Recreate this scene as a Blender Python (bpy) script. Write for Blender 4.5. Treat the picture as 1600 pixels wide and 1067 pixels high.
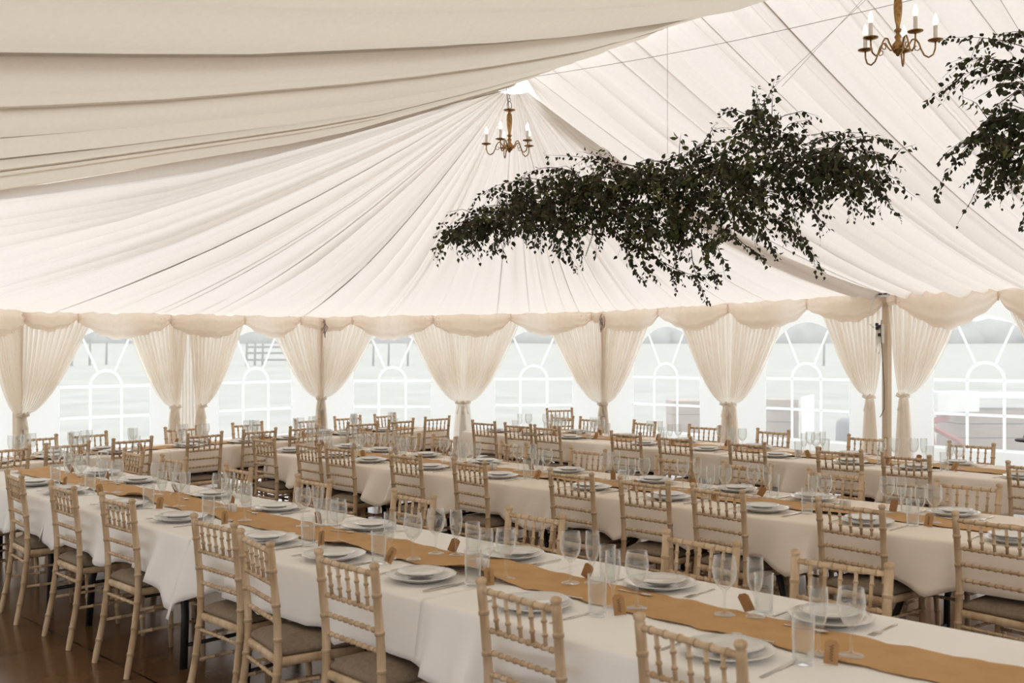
import bpy, math, random
from mathutils import Vector, Matrix
random.seed(11)
PI = math.pi
sc = bpy.context.scene
C = sc.collection
for o in list(bpy.data.objects): bpy.data.objects.remove(o)

# ---------------------------------------------------------------- camera, sky, exposure
CAMH, F = 1.68, 1600.0
cam = bpy.data.cameras.new('camera'); co = bpy.data.objects.new('camera', cam); C.objects.link(co)
co.location = (0, 0, CAMH); co.rotation_euler = (PI/2, 0, 0)
cam.sensor_width = 36; cam.lens = 36*F/1600; cam.shift_y = 16.5/1600
cam.clip_end = 500
cam.dof.use_dof = True; cam.dof.focus_distance = 7.0; cam.dof.aperture_fstop = 4.0
sc.camera = co
w = bpy.data.worlds.new('overcast_sky'); sc.world = w; w.use_nodes = True
bg = w.node_tree.nodes['Background']; bg.inputs[0].default_value = (0.975, 0.99, 1.0, 1); bg.inputs[1].default_value = 2.1
vs = sc.view_settings; vs.view_transform = 'Standard'; vs.look = 'None'; vs.gamma = 1; vs.use_curve_mapping = False; vs.exposure = 0.30
sc.cycles.max_bounces = 12; sc.cycles.transparent_max_bounces = 24
sc.cycles.diffuse_bounces = 5; sc.cycles.transmission_bounces = 6; sc.cycles.use_denoising = True

# ---------------------------------------------------------------- materials
def newmat(name):
    m = bpy.data.materials.new(name); m.use_nodes = True; nt = m.node_tree
    for n in list(nt.nodes): nt.nodes.remove(n)
    out = nt.nodes.new('ShaderNodeOutputMaterial')
    return m, nt, out
def noise_col(nt, c1, c2, scale, detail=4, stretch=None, lo=.35, hi=.65):
    tc = nt.nodes.new('ShaderNodeTexCoord'); vec = tc.outputs['Object']
    if stretch:
        mp = nt.nodes.new('ShaderNodeMapping'); mp.inputs['Scale'].default_value = stretch
        nt.links.new(vec, mp.inputs[0]); vec = mp.outputs[0]
    n = nt.nodes.new('ShaderNodeTexNoise'); n.inputs['Scale'].default_value = scale; n.inputs['Detail'].default_value = detail
    nt.links.new(vec, n.inputs[0])
    r = nt.nodes.new('ShaderNodeValToRGB'); r.color_ramp.elements[0].position = lo; r.color_ramp.elements[1].position = hi
    r.color_ramp.elements[0].color = (*c1, 1); r.color_ramp.elements[1].color = (*c2, 1)
    nt.links.new(n.outputs[0], r.inputs[0])
    return r.outputs[0], n.outputs[0]
def pmat(name, c1, c2=None, rough=.6, metal=0, scale=8, bump=0, stretch=None, spec=.5, lo=.35, hi=.65):
    m, nt, out = newmat(name)
    b = nt.nodes.new('ShaderNodeBsdfPrincipled'); nt.links.new(b.outputs[0], out.inputs[0])
    b.inputs['Roughness'].default_value = rough; b.inputs['Metallic'].default_value = metal
    b.inputs['Specular IOR Level'].default_value = spec
    col, fac = noise_col(nt, c1, c2 or tuple(x*.9 for x in c1), scale, stretch=stretch, lo=lo, hi=hi)
    nt.links.new(col, b.inputs['Base Color'])
    if bump:
        bp = nt.nodes.new('ShaderNodeBump'); bp.inputs['Strength'].default_value = bump; bp.inputs['Distance'].default_value = .01
        nt.links.new(fac, bp.inputs['Height']); nt.links.new(bp.outputs[0], b.inputs['Normal'])
    return m
def cloth_mat(name, cd, ct, mix, transp=0, scale=30):
    """thin cloth: light falls on it and passes through it"""
    m, nt, out = newmat(name)
    d = nt.nodes.new('ShaderNodeBsdfDiffuse'); t = nt.nodes.new('ShaderNodeBsdfTranslucent')
    col, fac = noise_col(nt, cd, tuple(x*.96 for x in cd), scale); nt.links.new(col, d.inputs[0])
    t.inputs[0].default_value = (*ct, 1)
    mx = nt.nodes.new('ShaderNodeMixShader'); mx.inputs[0].default_value = mix
    nt.links.new(d.outputs[0], mx.inputs[1]); nt.links.new(t.outputs[0], mx.inputs[2]); last = mx
    if transp:
        tr = nt.nodes.new('ShaderNodeBsdfTransparent'); m2 = nt.nodes.new('ShaderNodeMixShader'); m2.inputs[0].default_value = transp
        nt.links.new(mx.outputs[0], m2.inputs[1]); nt.links.new(tr.outputs[0], m2.inputs[2]); last = m2
    nt.links.new(last.outputs[0], out.inputs[0])
    return m
M = {}
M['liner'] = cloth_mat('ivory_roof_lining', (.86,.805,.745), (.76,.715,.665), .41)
M['liner_near'] = cloth_mat('thick_ivory_lining', (.80,.725,.63), (.82,.74,.62), .235)  # same lining made darker and browner, overhead shade put into its colour
M['sheer'] = cloth_mat('sheer_cream_curtain', (.95,.87,.78), (1,.94,.86), .75, .36)
M['valance'] = cloth_mat('cream_valance_cloth', (.90,.82,.74), (.98,.88,.78), .60)
M['pvc'] = cloth_mat('white_marquee_wall', (.88,.88,.87), (.78,.80,.79), .62)
M['pvc_dull'] = cloth_mat('thick_marquee_wall', (.80,.80,.80), (.93,.95,.98), .74)  # translucency raised so the unseen walls throw fill light on the near table
M['bar'] = cloth_mat('white_glazing_bar', (.92,.94,.94), (.96,.98,.98), .72)
M['cream_linen'] = pmat('cream_table_linen', (.90,.82,.725), (.87,.785,.69), .85, scale=3.2, bump=.9, spec=.15)  # white linen with warm bounce light put into its colour
M['linen'] = pmat('white_table_linen', (.91,.885,.86), (.88,.855,.83), .85, scale=3.2, bump=.9, spec=.15)
M['wood'] = pmat('limewashed_chair_wood', (.68,.515,.35), (.46,.315,.18), .5, scale=22, stretch=(1,1,.25), bump=.1, spec=.35)
M['ring'] = pmat('darker_chair_ring', (.44,.305,.18), None, .6)
M['cushion'] = pmat('taupe_cushion', (.27,.21,.155), (.22,.17,.125), .9, scale=60, bump=.2, spec=.2)
M['kraft'] = pmat('kraft_paper', (.56,.33,.145), (.50,.29,.12), .75, scale=9, bump=.2, spec=.2)
M['tag'] = pmat('kraft_card_tag', (.40,.22,.09), (.34,.18,.07), .7, scale=20)
M['ink'] = pmat('dark_ink', (.05,.03,.02))
M['plate'] = pmat('white_glazed_china', (.70,.68,.645), (.68,.66,.63), .16, spec=.5)
M['steel'] = pmat('polished_steel', (.62,.58,.52), None, .22, 1.0)
M['brass'] = pmat('aged_brass', (.42,.25,.10), (.24,.13,.05), .32, .95, scale=40)
M['candle'] = pmat('ivory_candle_tube', (.80,.76,.68), (.72,.68,.60), .6, scale=50, bump=.3)
M['black'] = pmat('black_metal', (.015,.014,.013), None, .5)
M['leaf'] = pmat('dark_birch_leaf', (.030,.033,.014), (.060,.062,.022), .55, scale=6, spec=.3)
M['leaf2'] = pmat('olive_green_leaf', (.13,.14,.035), (.05,.06,.016), .55, scale=6, spec=.3)
M['stem'] = pmat('reddish_brown_twig', (.07,.035,.02), None, .7)
M['fern'] = pmat('fern_green', (.06,.07,.025), None, .7)
M['board'] = pmat('chipboard', (.35,.24,.14), None, .8)
M['grass'] = pmat('pale_field_grass', (.24,.233,.212), (.31,.30,.272), .95, scale=.6, spec=.1)
M['plank'] = pmat('weathered_plank', (.26,.19,.16), (.34,.27,.23), .85, scale=4, stretch=(1,1,6))
M['whitepaint'] = pmat('white_paint', (.85,.85,.85), None, .6)
M['redpaint'] = pmat('faded_red_paint', (.45,.10,.09), None, .6)
M['postwood'] = pmat('fence_post_wood', (.12,.11,.09), None, .9)
M['greymat'] = pmat('grey_fabric', (.22,.22,.25), None, .9)
M['postcover'] = cloth_mat('beige_pole_sleeve', (.78,.64,.49), (.7,.6,.5), .15)
M['string'] = pmat('fine_wire', (.38,.32,.25), None, .6)
M['bread'] = pmat('golden_crust', (.40,.17,.05), (.30,.11,.03), .6, scale=30)

m, nt, out = newmat('clear_glass')
tr = nt.nodes.new('ShaderNodeBsdfTransparent'); gl = nt.nodes.new('ShaderNodeBsdfGlossy'); gl.inputs['Roughness'].default_value = .03
tr.inputs[0].default_value = (.96,.965,.96,1); gl.inputs[0].default_value = (.95,.96,.97,1)
lw = nt.nodes.new('ShaderNodeLayerWeight'); lw.inputs[0].default_value = .5
pw = nt.nodes.new('ShaderNodeMath'); pw.operation = 'POWER'; pw.inputs[1].default_value = 2.4; nt.links.new(lw.outputs['Facing'], pw.inputs[0])
mr = nt.nodes.new('ShaderNodeMapRange'); mr.inputs[3].default_value = .06; mr.inputs[4].default_value = 1.0; nt.links.new(pw.outputs[0], mr.inputs[0])
tl = nt.nodes.new('ShaderNodeBsdfTranslucent'); tl.inputs[0].default_value = (.95,.96,.97,1); df = nt.nodes.new('ShaderNodeBsdfDiffuse'); df.inputs[0].default_value = (.9,.9,.9,1)  # white share painted in towards the edges as bright rim highlights
ma = nt.nodes.new('ShaderNodeMixShader'); ma.inputs[0].default_value = .5; nt.links.new(tl.outputs[0], ma.inputs[1]); nt.links.new(df.outputs[0], ma.inputs[2])
mb_ = nt.nodes.new('ShaderNodeMixShader'); mb_.inputs[0].default_value = .55; nt.links.new(gl.outputs[0], mb_.inputs[1]); nt.links.new(ma.outputs[0], mb_.inputs[2])
mx = nt.nodes.new('ShaderNodeMixShader'); nt.links.new(mr.outputs[0], mx.inputs[0])
nt.links.new(tr.outputs[0], mx.inputs[1]); nt.links.new(mb_.outputs[0], mx.inputs[2]); nt.links.new(mx.outputs[0], out.inputs[0]); M['glass'] = m

m, nt, out = newmat('hazy_pvc_window')        # clear PVC gone milky
tr = nt.nodes.new('ShaderNodeBsdfTransparent'); t = nt.nodes.new('ShaderNodeBsdfTranslucent'); t.inputs[0].default_value = (.82,.84,.83,1); tr.inputs[0].default_value = (.90,.92,.92,1)
mx = nt.nodes.new('ShaderNodeMixShader'); mx.inputs[0].default_value = .30
nt.links.new(tr.outputs[0], mx.inputs[1]); nt.links.new(t.outputs[0], mx.inputs[2]); nt.links.new(mx.outputs[0], out.inputs[0]); M['pane'] = m

m, nt, out = newmat('lit_candle_bulb')
e = nt.nodes.new('ShaderNodeEmission'); e.inputs[0].default_value = (1,.97,.9,1); e.inputs[1].default_value = 3.5
nt.links.new(e.outputs[0], out.inputs[0]); M['bulb'] = m

m, nt, out = newmat('brown_floor_boards')
b = nt.nodes.new('ShaderNodeBsdfPrincipled'); nt.links.new(b.outputs[0], out.inputs[0])
tc = nt.nodes.new('ShaderNodeTexCoord'); mp = nt.nodes.new('ShaderNodeMapping')
mp.inputs['Rotation'].default_value = (0,0,PI/4); nt.links.new(tc.outputs['Object'], mp.inputs[0])
br = nt.nodes.new('ShaderNodeTexBrick'); nt.links.new(mp.outputs[0], br.inputs[0])
br.inputs['Scale'].default_value = 1; br.inputs['Brick Width'].default_value = 1.2; br.inputs['Row Height'].default_value = .6
br.inputs['Mortar Size'].default_value = .007; br.inputs['Mortar Smooth'].default_value = .1
br.inputs['Color1'].default_value = (.165,.085,.040,1); br.inputs['Color2'].default_value = (.14,.072,.034,1); br.inputs['Mortar'].default_value = (.012,.008,.005,1)
n = nt.nodes.new('ShaderNodeTexNoise'); n.inputs['Scale'].default_value = 3.5; n.inputs['Detail'].default_value = 6
nt.links.new(tc.outputs['Object'], n.inputs[0])
mr = nt.nodes.new('ShaderNodeMapRange'); mr.inputs[3].default_value = .75; mr.inputs[4].default_value = 1.2; nt.links.new(n.outputs[0], mr.inputs[0])
mc = nt.nodes.new('ShaderNodeVectorMath'); mc.operation = 'SCALE'; nt.links.new(br.outputs[0], mc.inputs[0]); nt.links.new(mr.outputs[0], mc.inputs['Scale'])
nt.links.new(mc.outputs[0], b.inputs['Base Color']); b.inputs['Roughness'].default_value = .2
bp = nt.nodes.new('ShaderNodeBump'); bp.inputs['Strength'].default_value = .08; nt.links.new(n.outputs[0], bp.inputs['Height']); nt.links.new(bp.outputs[0], b.inputs['Normal'])
M['floor'] = m

# ---------------------------------------------------------------- mesh helpers
class MB:
    def __init__(s): s.v = []; s.f = []; s.sm = []; s.ring = []
    def add(s, vs, fs, smooth=True):
        k = len(s.v); s.v += [tuple(p) for p in vs]; s.f += [tuple(i+k for i in f) for f in fs]; s.sm += [smooth]*len(fs); return s
    def box(s, c, d, rz=0, bevel=0):
        cx, cy, cz = c; hx, hy, hz = d[0]/2, d[1]/2, d[2]/2; cr, sr = math.cos(rz), math.sin(rz); P = []
        for z in (-hz, hz):
            for x, y in ((-hx,-hy),(hx,-hy),(hx,hy),(-hx,hy)): P.append((cx+x*cr-y*sr, cy+x*sr+y*cr, cz+z))
        return s.add(P, [(3,2,1,0),(4,5,6,7),(0,1,5,4),(1,2,6,5),(2,3,7,6),(3,0,4,7)], False)
    def tube(s, path, rad, n=8, cap=True, rings=False):
        pts = [Vector(p) for p in path]; N = len(pts)
        rs = rad if isinstance(rad, (list, tuple)) else [rad]*N
        P = []; ref = None
        for i, p in enumerate(pts):
            t = (pts[min(i+1,N-1)] - pts[max(i-1,0)]);
            t = t.normalized() if t.length > 1e-9 else Vector((0,0,1))
            if ref is None: ref = Vector((0,1,0)) if abs(t.y) < .9 else Vector((1,0,0))
            a = (ref - t*ref.dot(t)).normalized(); ref = a; b = t.cross(a)
            for k in range(n):
                th = 2*PI*k/n; P.append(p + (a*math.cos(th) + b*math.sin(th))*rs[i])
        fs = [(i*n+k, i*n+(k+1)%n, (i+1)*n+(k+1)%n, (i+1)*n+k) for i in range(N-1) for k in range(n)]
        if rings:
            md = sorted(rs)[N//2]; s.ring += [len(s.f)+i*n+k for i in range(N-1) for k in range(n) if abs(rs[i]-rs[i+1]) < 4e-4 and rs[i] > md*1.07]
        if cap: fs += [tuple(reversed(range(n))), tuple(range((N-1)*n, N*n))]
        return s.add(P, fs)
    def lathe(s, prof, n=20, c=(0,0,0), sx=1, sy=1):
        P = [(c[0]+r*math.cos(2*PI*k/n)*sx, c[1]+r*math.sin(2*PI*k/n)*sy, c[2]+z) for r, z in prof for k in range(n)]
        fs = [(i*n+k, i*n+(k+1)%n, (i+1)*n+(k+1)%n, (i+1)*n+k) for i in range(len(prof)-1) for k in range(n)]
        return s.add(P, fs)
    def grid(s, rows, smooth=True, closed=False):
        nr, nc = len(rows), len(rows[0]); P = [p for r in rows for p in r]
        fs = [(i*nc+j, i*nc+j+1, (i+1)*nc+j+1, (i+1)*nc+j) for i in range(nr-1) for j in range(nc-1)]
        return s.add(P, fs, smooth)
    def extr(s, poly, z0, z1):
        n = len(poly); P = [(x,y,z0) for x,y in poly] + [(x,y,z1) for x,y in poly]
        return s.add(P, [tuple(reversed(range(n))), tuple(range(n,2*n))] + [(i,(i+1)%n,n+(i+1)%n,n+i) for i in range(n)], False)
    def mesh(s, name, mat):
        me = bpy.data.meshes.new(name); me.from_pydata(s.v, [], s.f)
        me.polygons.foreach_set('use_smooth', s.sm); me.materials.append(mat)
        if s.ring:
            me.materials.append(M['ring'])
            for i in s.ring: me.polygons[i].material_index = 1
        me.update(); return me
    def build(s, name, mat, parent=None):
        o = bpy.data.objects.new(name, s.mesh(name, mat)); C.objects.link(o)
        if parent: o.parent = parent
        return o
def tag(o, label=None, cat=None, group=None, kind=None):
    if label: o['label'] = label
    if cat: o['category'] = cat
    if group: o['group'] = group
    if kind: o['kind'] = kind
    return o
def empty(name, loc=(0,0,0), rz=0):
    o = bpy.data.objects.new(name, None); C.objects.link(o); o.location = loc; o.rotation_euler = (0,0,rz); o.empty_display_size = .05; return o
def copy_tree(o, parent=None):
    c = o.copy(); C.objects.link(c)
    if parent: c.parent = parent
    for ch in list(o.children): copy_tree(ch, c)
    return c
class Proto:
    """first use hands out the built thing itself, later uses a copy of it and of its parts"""
    def __init__(s, o): s.o = o; s.used = False
    def put(s, loc, rz, label, group, rot=None):
        if s.used: o = copy_tree(s.o)
        else: o = s.o; s.used = True
        o.location = loc; o.rotation_euler = rot or (0,0,rz); o['label'] = label; o['group'] = group
        return o
ORD = ['first','second','third','fourth','fifth','sixth','seventh','eighth','ninth','tenth','eleventh','twelfth']
def at(px, py, Y): return Vector(((px-800)/F*Y, Y, CAMH - (py-550)/F*Y))
def lerp(a, b, t): return a + (b-a)*t
def interp(xs, ys, x):
    if x <= xs[0]: return ys[0]
    for i in range(len(xs)-1):
        if x <= xs[i+1]: return lerp(ys[i], ys[i+1], (x-xs[i])/(xs[i+1]-xs[i]))
    return ys[-1]

# ---------------------------------------------------------------- the marquee's plan: ridge along EU, apex of the hipped end at A
A = Vector((0, 11)); EU = Vector((.70711,-.70711)); EV = Vector((.70711,.70711))
def UV(u, v): return A + EU*u + EV*v
POSTS = [(UV(0,-6.2), 2.58), (Vector((-7,9.4)), 2.30), (Vector((-7,14.4)), 2.22), (Vector((-3.37,17.95)), 2.27), (Vector((1.63,17.95)), 2.36), (Vector((5.3,14.3)), 2.47), (Vector((8.84,10.76)), 2.46), (Vector((12.4,7.2)), 2.46)]

# floor, ground
fm = MB(); pl = [UV(-.5,-11.4), UV(14,-11.4), UV(14,6.3), UV(1.3,6.3), Vector((1.7,18.1)), Vector((-3.5,18.1)), Vector((-7.15,14.5)), Vector((-7.15,9.2)), UV(-.5,-7)]
fm.extr([(p.x,p.y) for p in reversed(pl)], -.06, 0); tag(fm.build('floor', M['floor']), kind='structure')
g = MB(); rows = []
for iy in range(0, 41):
    y = -60 + iy*6; rows.append([(x*8, y, -.08 + (max(0, y-20)/40)**1.0*.95) for x in range(-20, 21)])
g.grid(rows); tag(g.build('grass_field', M['grass']), 'pale grass field seen hazily beyond the marquee windows', 'grass', kind='stuff')

hd = MB(); hr = random.Random(4)
for k in range(90):
    x = -110+k*2.6; r = hr.uniform(2.0,3.6); hd.lathe([(0,r),(r*.6,r*.8),(r,r*.2),(r*.9,-1),(0,-1.2)], 8, (x, 150+hr.uniform(-5,5), 3.1), 1.3, 1)
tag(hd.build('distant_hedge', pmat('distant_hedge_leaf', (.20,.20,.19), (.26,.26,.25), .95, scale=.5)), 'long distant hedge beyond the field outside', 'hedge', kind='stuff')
# ---------------------------------------------------------------- roof lining
def pleats(total, mean, seed, jitter=.45):
    rnd = random.Random(seed); out = [0.0]
    while out[-1] < total: out.append(out[-1] + mean*(1 + rnd.uniform(-jitter, jitter)*1.3))
    k = total/out[-1]; return [x*k for x in out]
def pleat_columns(total, mean, seed, depth=.05, P=None, K=None):
    """(s, tuck, n) columns: slanting swags between seams, some seams a folded-over tuck that opens out down the slope"""
    rnd = random.Random(seed+1); P = P or pleats(total, mean, seed); cols = []
    for i, (a, b) in enumerate(zip(P[:-1], P[1:])):
        wd = b-a; d = depth*rnd.uniform(.35, 1.4)*min(1.4, wd/mean); tk = rnd.choice([.0,.0,.0,.006,.014,.03,.06]) if K is None else K[i]
        tk = min(tk, .5*wd); lift = .01 + tk*.2; pk = rnd.uniform(.28,.72)
        for t in (0,.08,.18,.3,.42,.5,.58,.7,.82,.92,.97):
            tt = t**(math.log(.5)/math.log(pk)); cols.append((a+wd*t, 0, -d*math.sin(PI*tt)**1.2 - d*.22*math.sin(PI*tt*3+i) if 0 < t < 1 else 0))
        if tk > .001:
            cols += [(b, tk*.45, -lift-.004), (b, tk*.35, -lift*.1), (b, -tk*.5, lift*.3), (b, -tk*.35, lift*1.2)]
    cols.append((total, 0, 0)); return cols
# hipped end: folds fan out of the apex
eave = [(p, z) for p, z in POSTS[:6]]
el = [0]
for i in range(1, len(eave)): el.append(el[-1] + (eave[i][0]-eave[i-1][0]).length)
def eave_at(s):
    s = max(0, min(el[-1]-1e-6, s))
    for i in range(len(el)-1):
        if s <= el[i+1]:
            t = (s-el[i])/(el[i+1]-el[i]); p = eave[i][0].lerp(eave[i+1][0], t); return p, lerp(eave[i][1], eave[i+1][1], t)
TS = [0,.01,.03,.06,.1,.16,.24,.34,.45,.56,.67,.78,.88,.95,1.0]
AP = Vector((0.02, 11.0)); AZ = 4.50
def hip_point(s, tk, n, t):
    s = s + tk*max(.05, 1.15-1.2*t); p, z = eave_at(s); r0 = .17
    d = (p-AP); L = d.length; q = AP + d*(r0/L + t*(1-r0/L))
    side = s/el[-1]
    sag = .12 + .17*min(1, max(0, side-.2)*2.2)
    zz = lerp(AZ, z, t) - sag*4*t*(1-t)
    amp = min(1, .12 + 1.6*t)*(1 - .8*max(0, t-.55)/.45)
    return (q.x, q.y, zz + n*amp)
cols = pleat_columns(el[-1], .40, 5, .10)
h = MB(); h.grid([[hip_point(s, k_, n, t) for s, k_, n in cols] for t in TS])
tag(h.build('roof_lining', M['liner']), 'ivory pleated lining fanning out from the ridge end above the left chandelier', 'roof lining', 'pleated ivory roof linings')
# window side slope
def far_point(s, tk, n, t):
    s = s - .42; skew = lerp(1.2, .9, min(1, max(0,s)/3)); u = .16 + (s if s > 0 else s*min(1, t*9)) + tk*(1.1-.6*t) + skew*t**.9; v = .03 + 6.05*t
    zr = interp([0, 2.86, 6], [4.66, 4.86, 4.95], s); p = UV(u, v); ze = 2.47
    zz = lerp(zr, ze, t) - .27*4*t*(1-t)
    return (p.x, p.y, zz + n*min(1, .35+t)*(1-.5*t))
cols = pleat_columns(13.4, .25, 21, .15)
h = MB(); h.grid([[far_point(s, k_, n, t) for s, k_, n in cols] for t in TS])
tag(h.build('roof_lining', M['liner']), 'ivory lining with parallel pleats sloping down to the right-hand windows', 'roof lining', 'pleated ivory roof linings')
# camera side slope
def near_point(s, tk, n, t):
    v = -11.2*t; u = -.04 + s + tk
    z0 = interp([0,2.45,5.19,6.2,8,11.2], [4.56,3.64,2.87,2.60,2.42,2.2], -v)
    z1 = interp([0,1.2,3.44,5.02,6.14,8,11.2], [4.76,4.30,3.665,3.28,3.06,2.72,2.3], -v)
    k = min(1, max(0, u/2.86)); k = k*k*(3-2*k)*.35 + k*.65
    p = UV(u, v); return (p.x, p.y, lerp(z0, z1, k) + n*min(1, .25+t*3) + .0*u)
SEAM = [0,.45,.62,.98,1.45,2.0,2.28,2.9,3.3,3.9,4.3,5.0,5.6,6.3,7,7.8,8.5,9.3,10,11,12,13]
cols = pleat_columns(13.0, .5, 34, .075, SEAM, [.03,.02,.08,.03,.11,.03,.26,.03,.05,.02,.05]+[.03]*11)
TN = [0,.02,.05,.1,.15,.2,.26,.32,.38,.44,.5,.56,.62,.68,.75,.85,1]
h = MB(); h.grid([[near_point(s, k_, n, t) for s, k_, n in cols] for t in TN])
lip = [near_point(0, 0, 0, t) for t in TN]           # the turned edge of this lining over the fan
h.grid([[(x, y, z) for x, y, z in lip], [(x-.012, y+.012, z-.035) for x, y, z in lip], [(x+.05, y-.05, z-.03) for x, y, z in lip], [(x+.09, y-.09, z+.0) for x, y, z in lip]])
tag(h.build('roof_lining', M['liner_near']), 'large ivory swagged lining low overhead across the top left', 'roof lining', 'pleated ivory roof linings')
cd = MB(); cd.tube([(x-.03, y+.03, z-.045) for x, y, z in lip], .006, 6)
tag(cd.build('lining_cord', M['string']), 'thin dark cord along the lower edge of the top left lining', 'cord')

# ---------------------------------------------------------------- walls, windows, curtains, valances
BARZ = [1.17,1.18,1.18,1.21,1.26,1.28,1.31,1.31]; ROW, WW, WH = .455, .69, .84
wi = 0; posts_xy = [p for p, z in POSTS]
def wall_frame(i):
    p, q = posts_xy[i], posts_xy[i+1]; d = (q-p); L = d.length; d = d/L; n = Vector((d.y, -d.x))   # n points inside
    return p, d, n, L, POSTS[i][1], POSTS[i+1][1]
WALLN = ['corner_left','left','end','middle','right','far_right','beyond_right']
CURT = []
def window_at(p, d, n, c, zb, num, sidedesc):
    base = p + d*c
    def P(s, z, off=0): q = base + d*s + n*off; return (q.x, q.y, z)
    ang = [PI*k/24 for k in range(25)]
    out = [(-WW, zb-2.05*ROW), (WW, zb-2.05*ROW)] + [(WW*math.cos(a), zb+WH*math.sin(a)) for a in ang]
    m = MB(); m.add([P(s,z,.0) for s,z in out], [tuple(range(len(out)))], False)
    o = m.build(f'window_{num}', M['pane']); tag(o, kind='structure')
    b = MB(); bw = .021
    def strip(pts, w_=bw, off=.022):
        pts = [Vector(q) for q in pts]; L1 = []; L2 = []
        for i, q in enumerate(pts):
            t = (pts[min(i+1,len(pts)-1)] - pts[max(i-1,0)]).normalized(); nn = Vector((-t.y, t.x))
            L1.append(q+nn*w_); L2.append(q-nn*w_)
        b.grid([[P(q.x,q.y,off-.003) for q in L1], [P(q.x,q.y,off) for q in pts], [P(q.x,q.y,off-.003) for q in L2]], False)
    r = .235
    for k in (0, 1, 2): strip([(-WW, zb-k*ROW), (WW, zb-k*ROW)])
    for sx in (-r, r): strip([(sx, zb), (sx, zb-2.05*ROW)])
    strip([(r*math.cos(a), zb+r*math.sin(a)) for a in ang[::1]])
    for a in (PI*.33, PI*.67): strip([(r*math.cos(a), zb+r*math.sin(a)), (WW*math.cos(a), zb+WH*math.sin(a))], .017)
    [strip([(x_, zb-2.05*ROW), (x_, zb)], .014) for x_ in (-WW, WW)]
    b.build('glazing_bars', M['bar'], o)
for i in range(len(WALLN)):
    p, d, n, L, z0, z1 = wall_frame(i)
    vis = 2 <= i <= 5
    def top(s): return lerp(z0, z1, s/L) + .06
    wm = MB()
    def quad(s0, s1, a0, a1, b0, b1):   # bottoms a, tops b
        q0, q1 = p + d*s0, p + d*s1; wm.add([(q0.x,q0.y,a0),(q1.x,q1.y,a1),(q1.x,q1.y,b1),(q0.x,q0.y,b0)], [(0,1,2,3)], False)
    if vis:
        cs = (L*.255, L*.75); prev = 0
        for k, c in enumerate(cs):
            zb = BARZ[min(7, (i-2)*2+k)]; quad(prev, c-WW, -.05, -.05, top(prev), top(c-WW)); lo = zb-2.05*ROW
            quad(c-WW, c+WW, -.05, -.05, lo, lo)
            xs = [-WW*math.cos(PI*j/24) for j in range(25)]
            for a, b_ in zip(xs[:-1], xs[1:]):
                za = zb + WH/WW*math.sqrt(max(0, WW*WW-a*a)); zc = zb + WH/WW*math.sqrt(max(0, WW*WW-b_*b_)); quad(c+a, c+b_, za, zc, top(c+a), top(c+b_))
            prev = c+WW; wi += 1; window_at(p, d, n, c, zb, wi, '')
        quad(prev, L, -.05, -.05, top(prev), top(L))
    else: quad(0, L, -.05, -.05, top(0), top(L))
    tag(wm.build(f'wall_{WALLN[i]}', M['pvc']), kind='structure')
# unseen walls added behind and beside the camera to steer the daylight, and the gable far right
bk = [(UV(0,-6.2), 2.6), (UV(-.04,-11.2), 2.25), (UV(13,-11.2), 2.35)]
for k in range(2):
    a, za = bk[k]; b_, zb_ = bk[k+1]; wm = MB(); wm.add([(a.x,a.y,0),(b_.x,b_.y,0),(b_.x,b_.y,zb_),(a.x,a.y,za)], [(0,1,2,3)], False)
    tag(wm.build('wall_' + ('side','back')[k], M[('pvc','pvc_dull')[k]]), kind='structure')
a, r_, b_ = UV(13,-11.2), UV(13,0), UV(14,6.1)
wm = MB(); wm.add([(a.x,a.y,0),(b_.x,b_.y,0),(b_.x,b_.y,2.47),(r_.x,r_.y,4.95),(a.x,a.y,2.35)], [(0,1,2,3,4)], False)
tag(wm.build('wall_gable', M['pvc_dull']), kind='structure')

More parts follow.
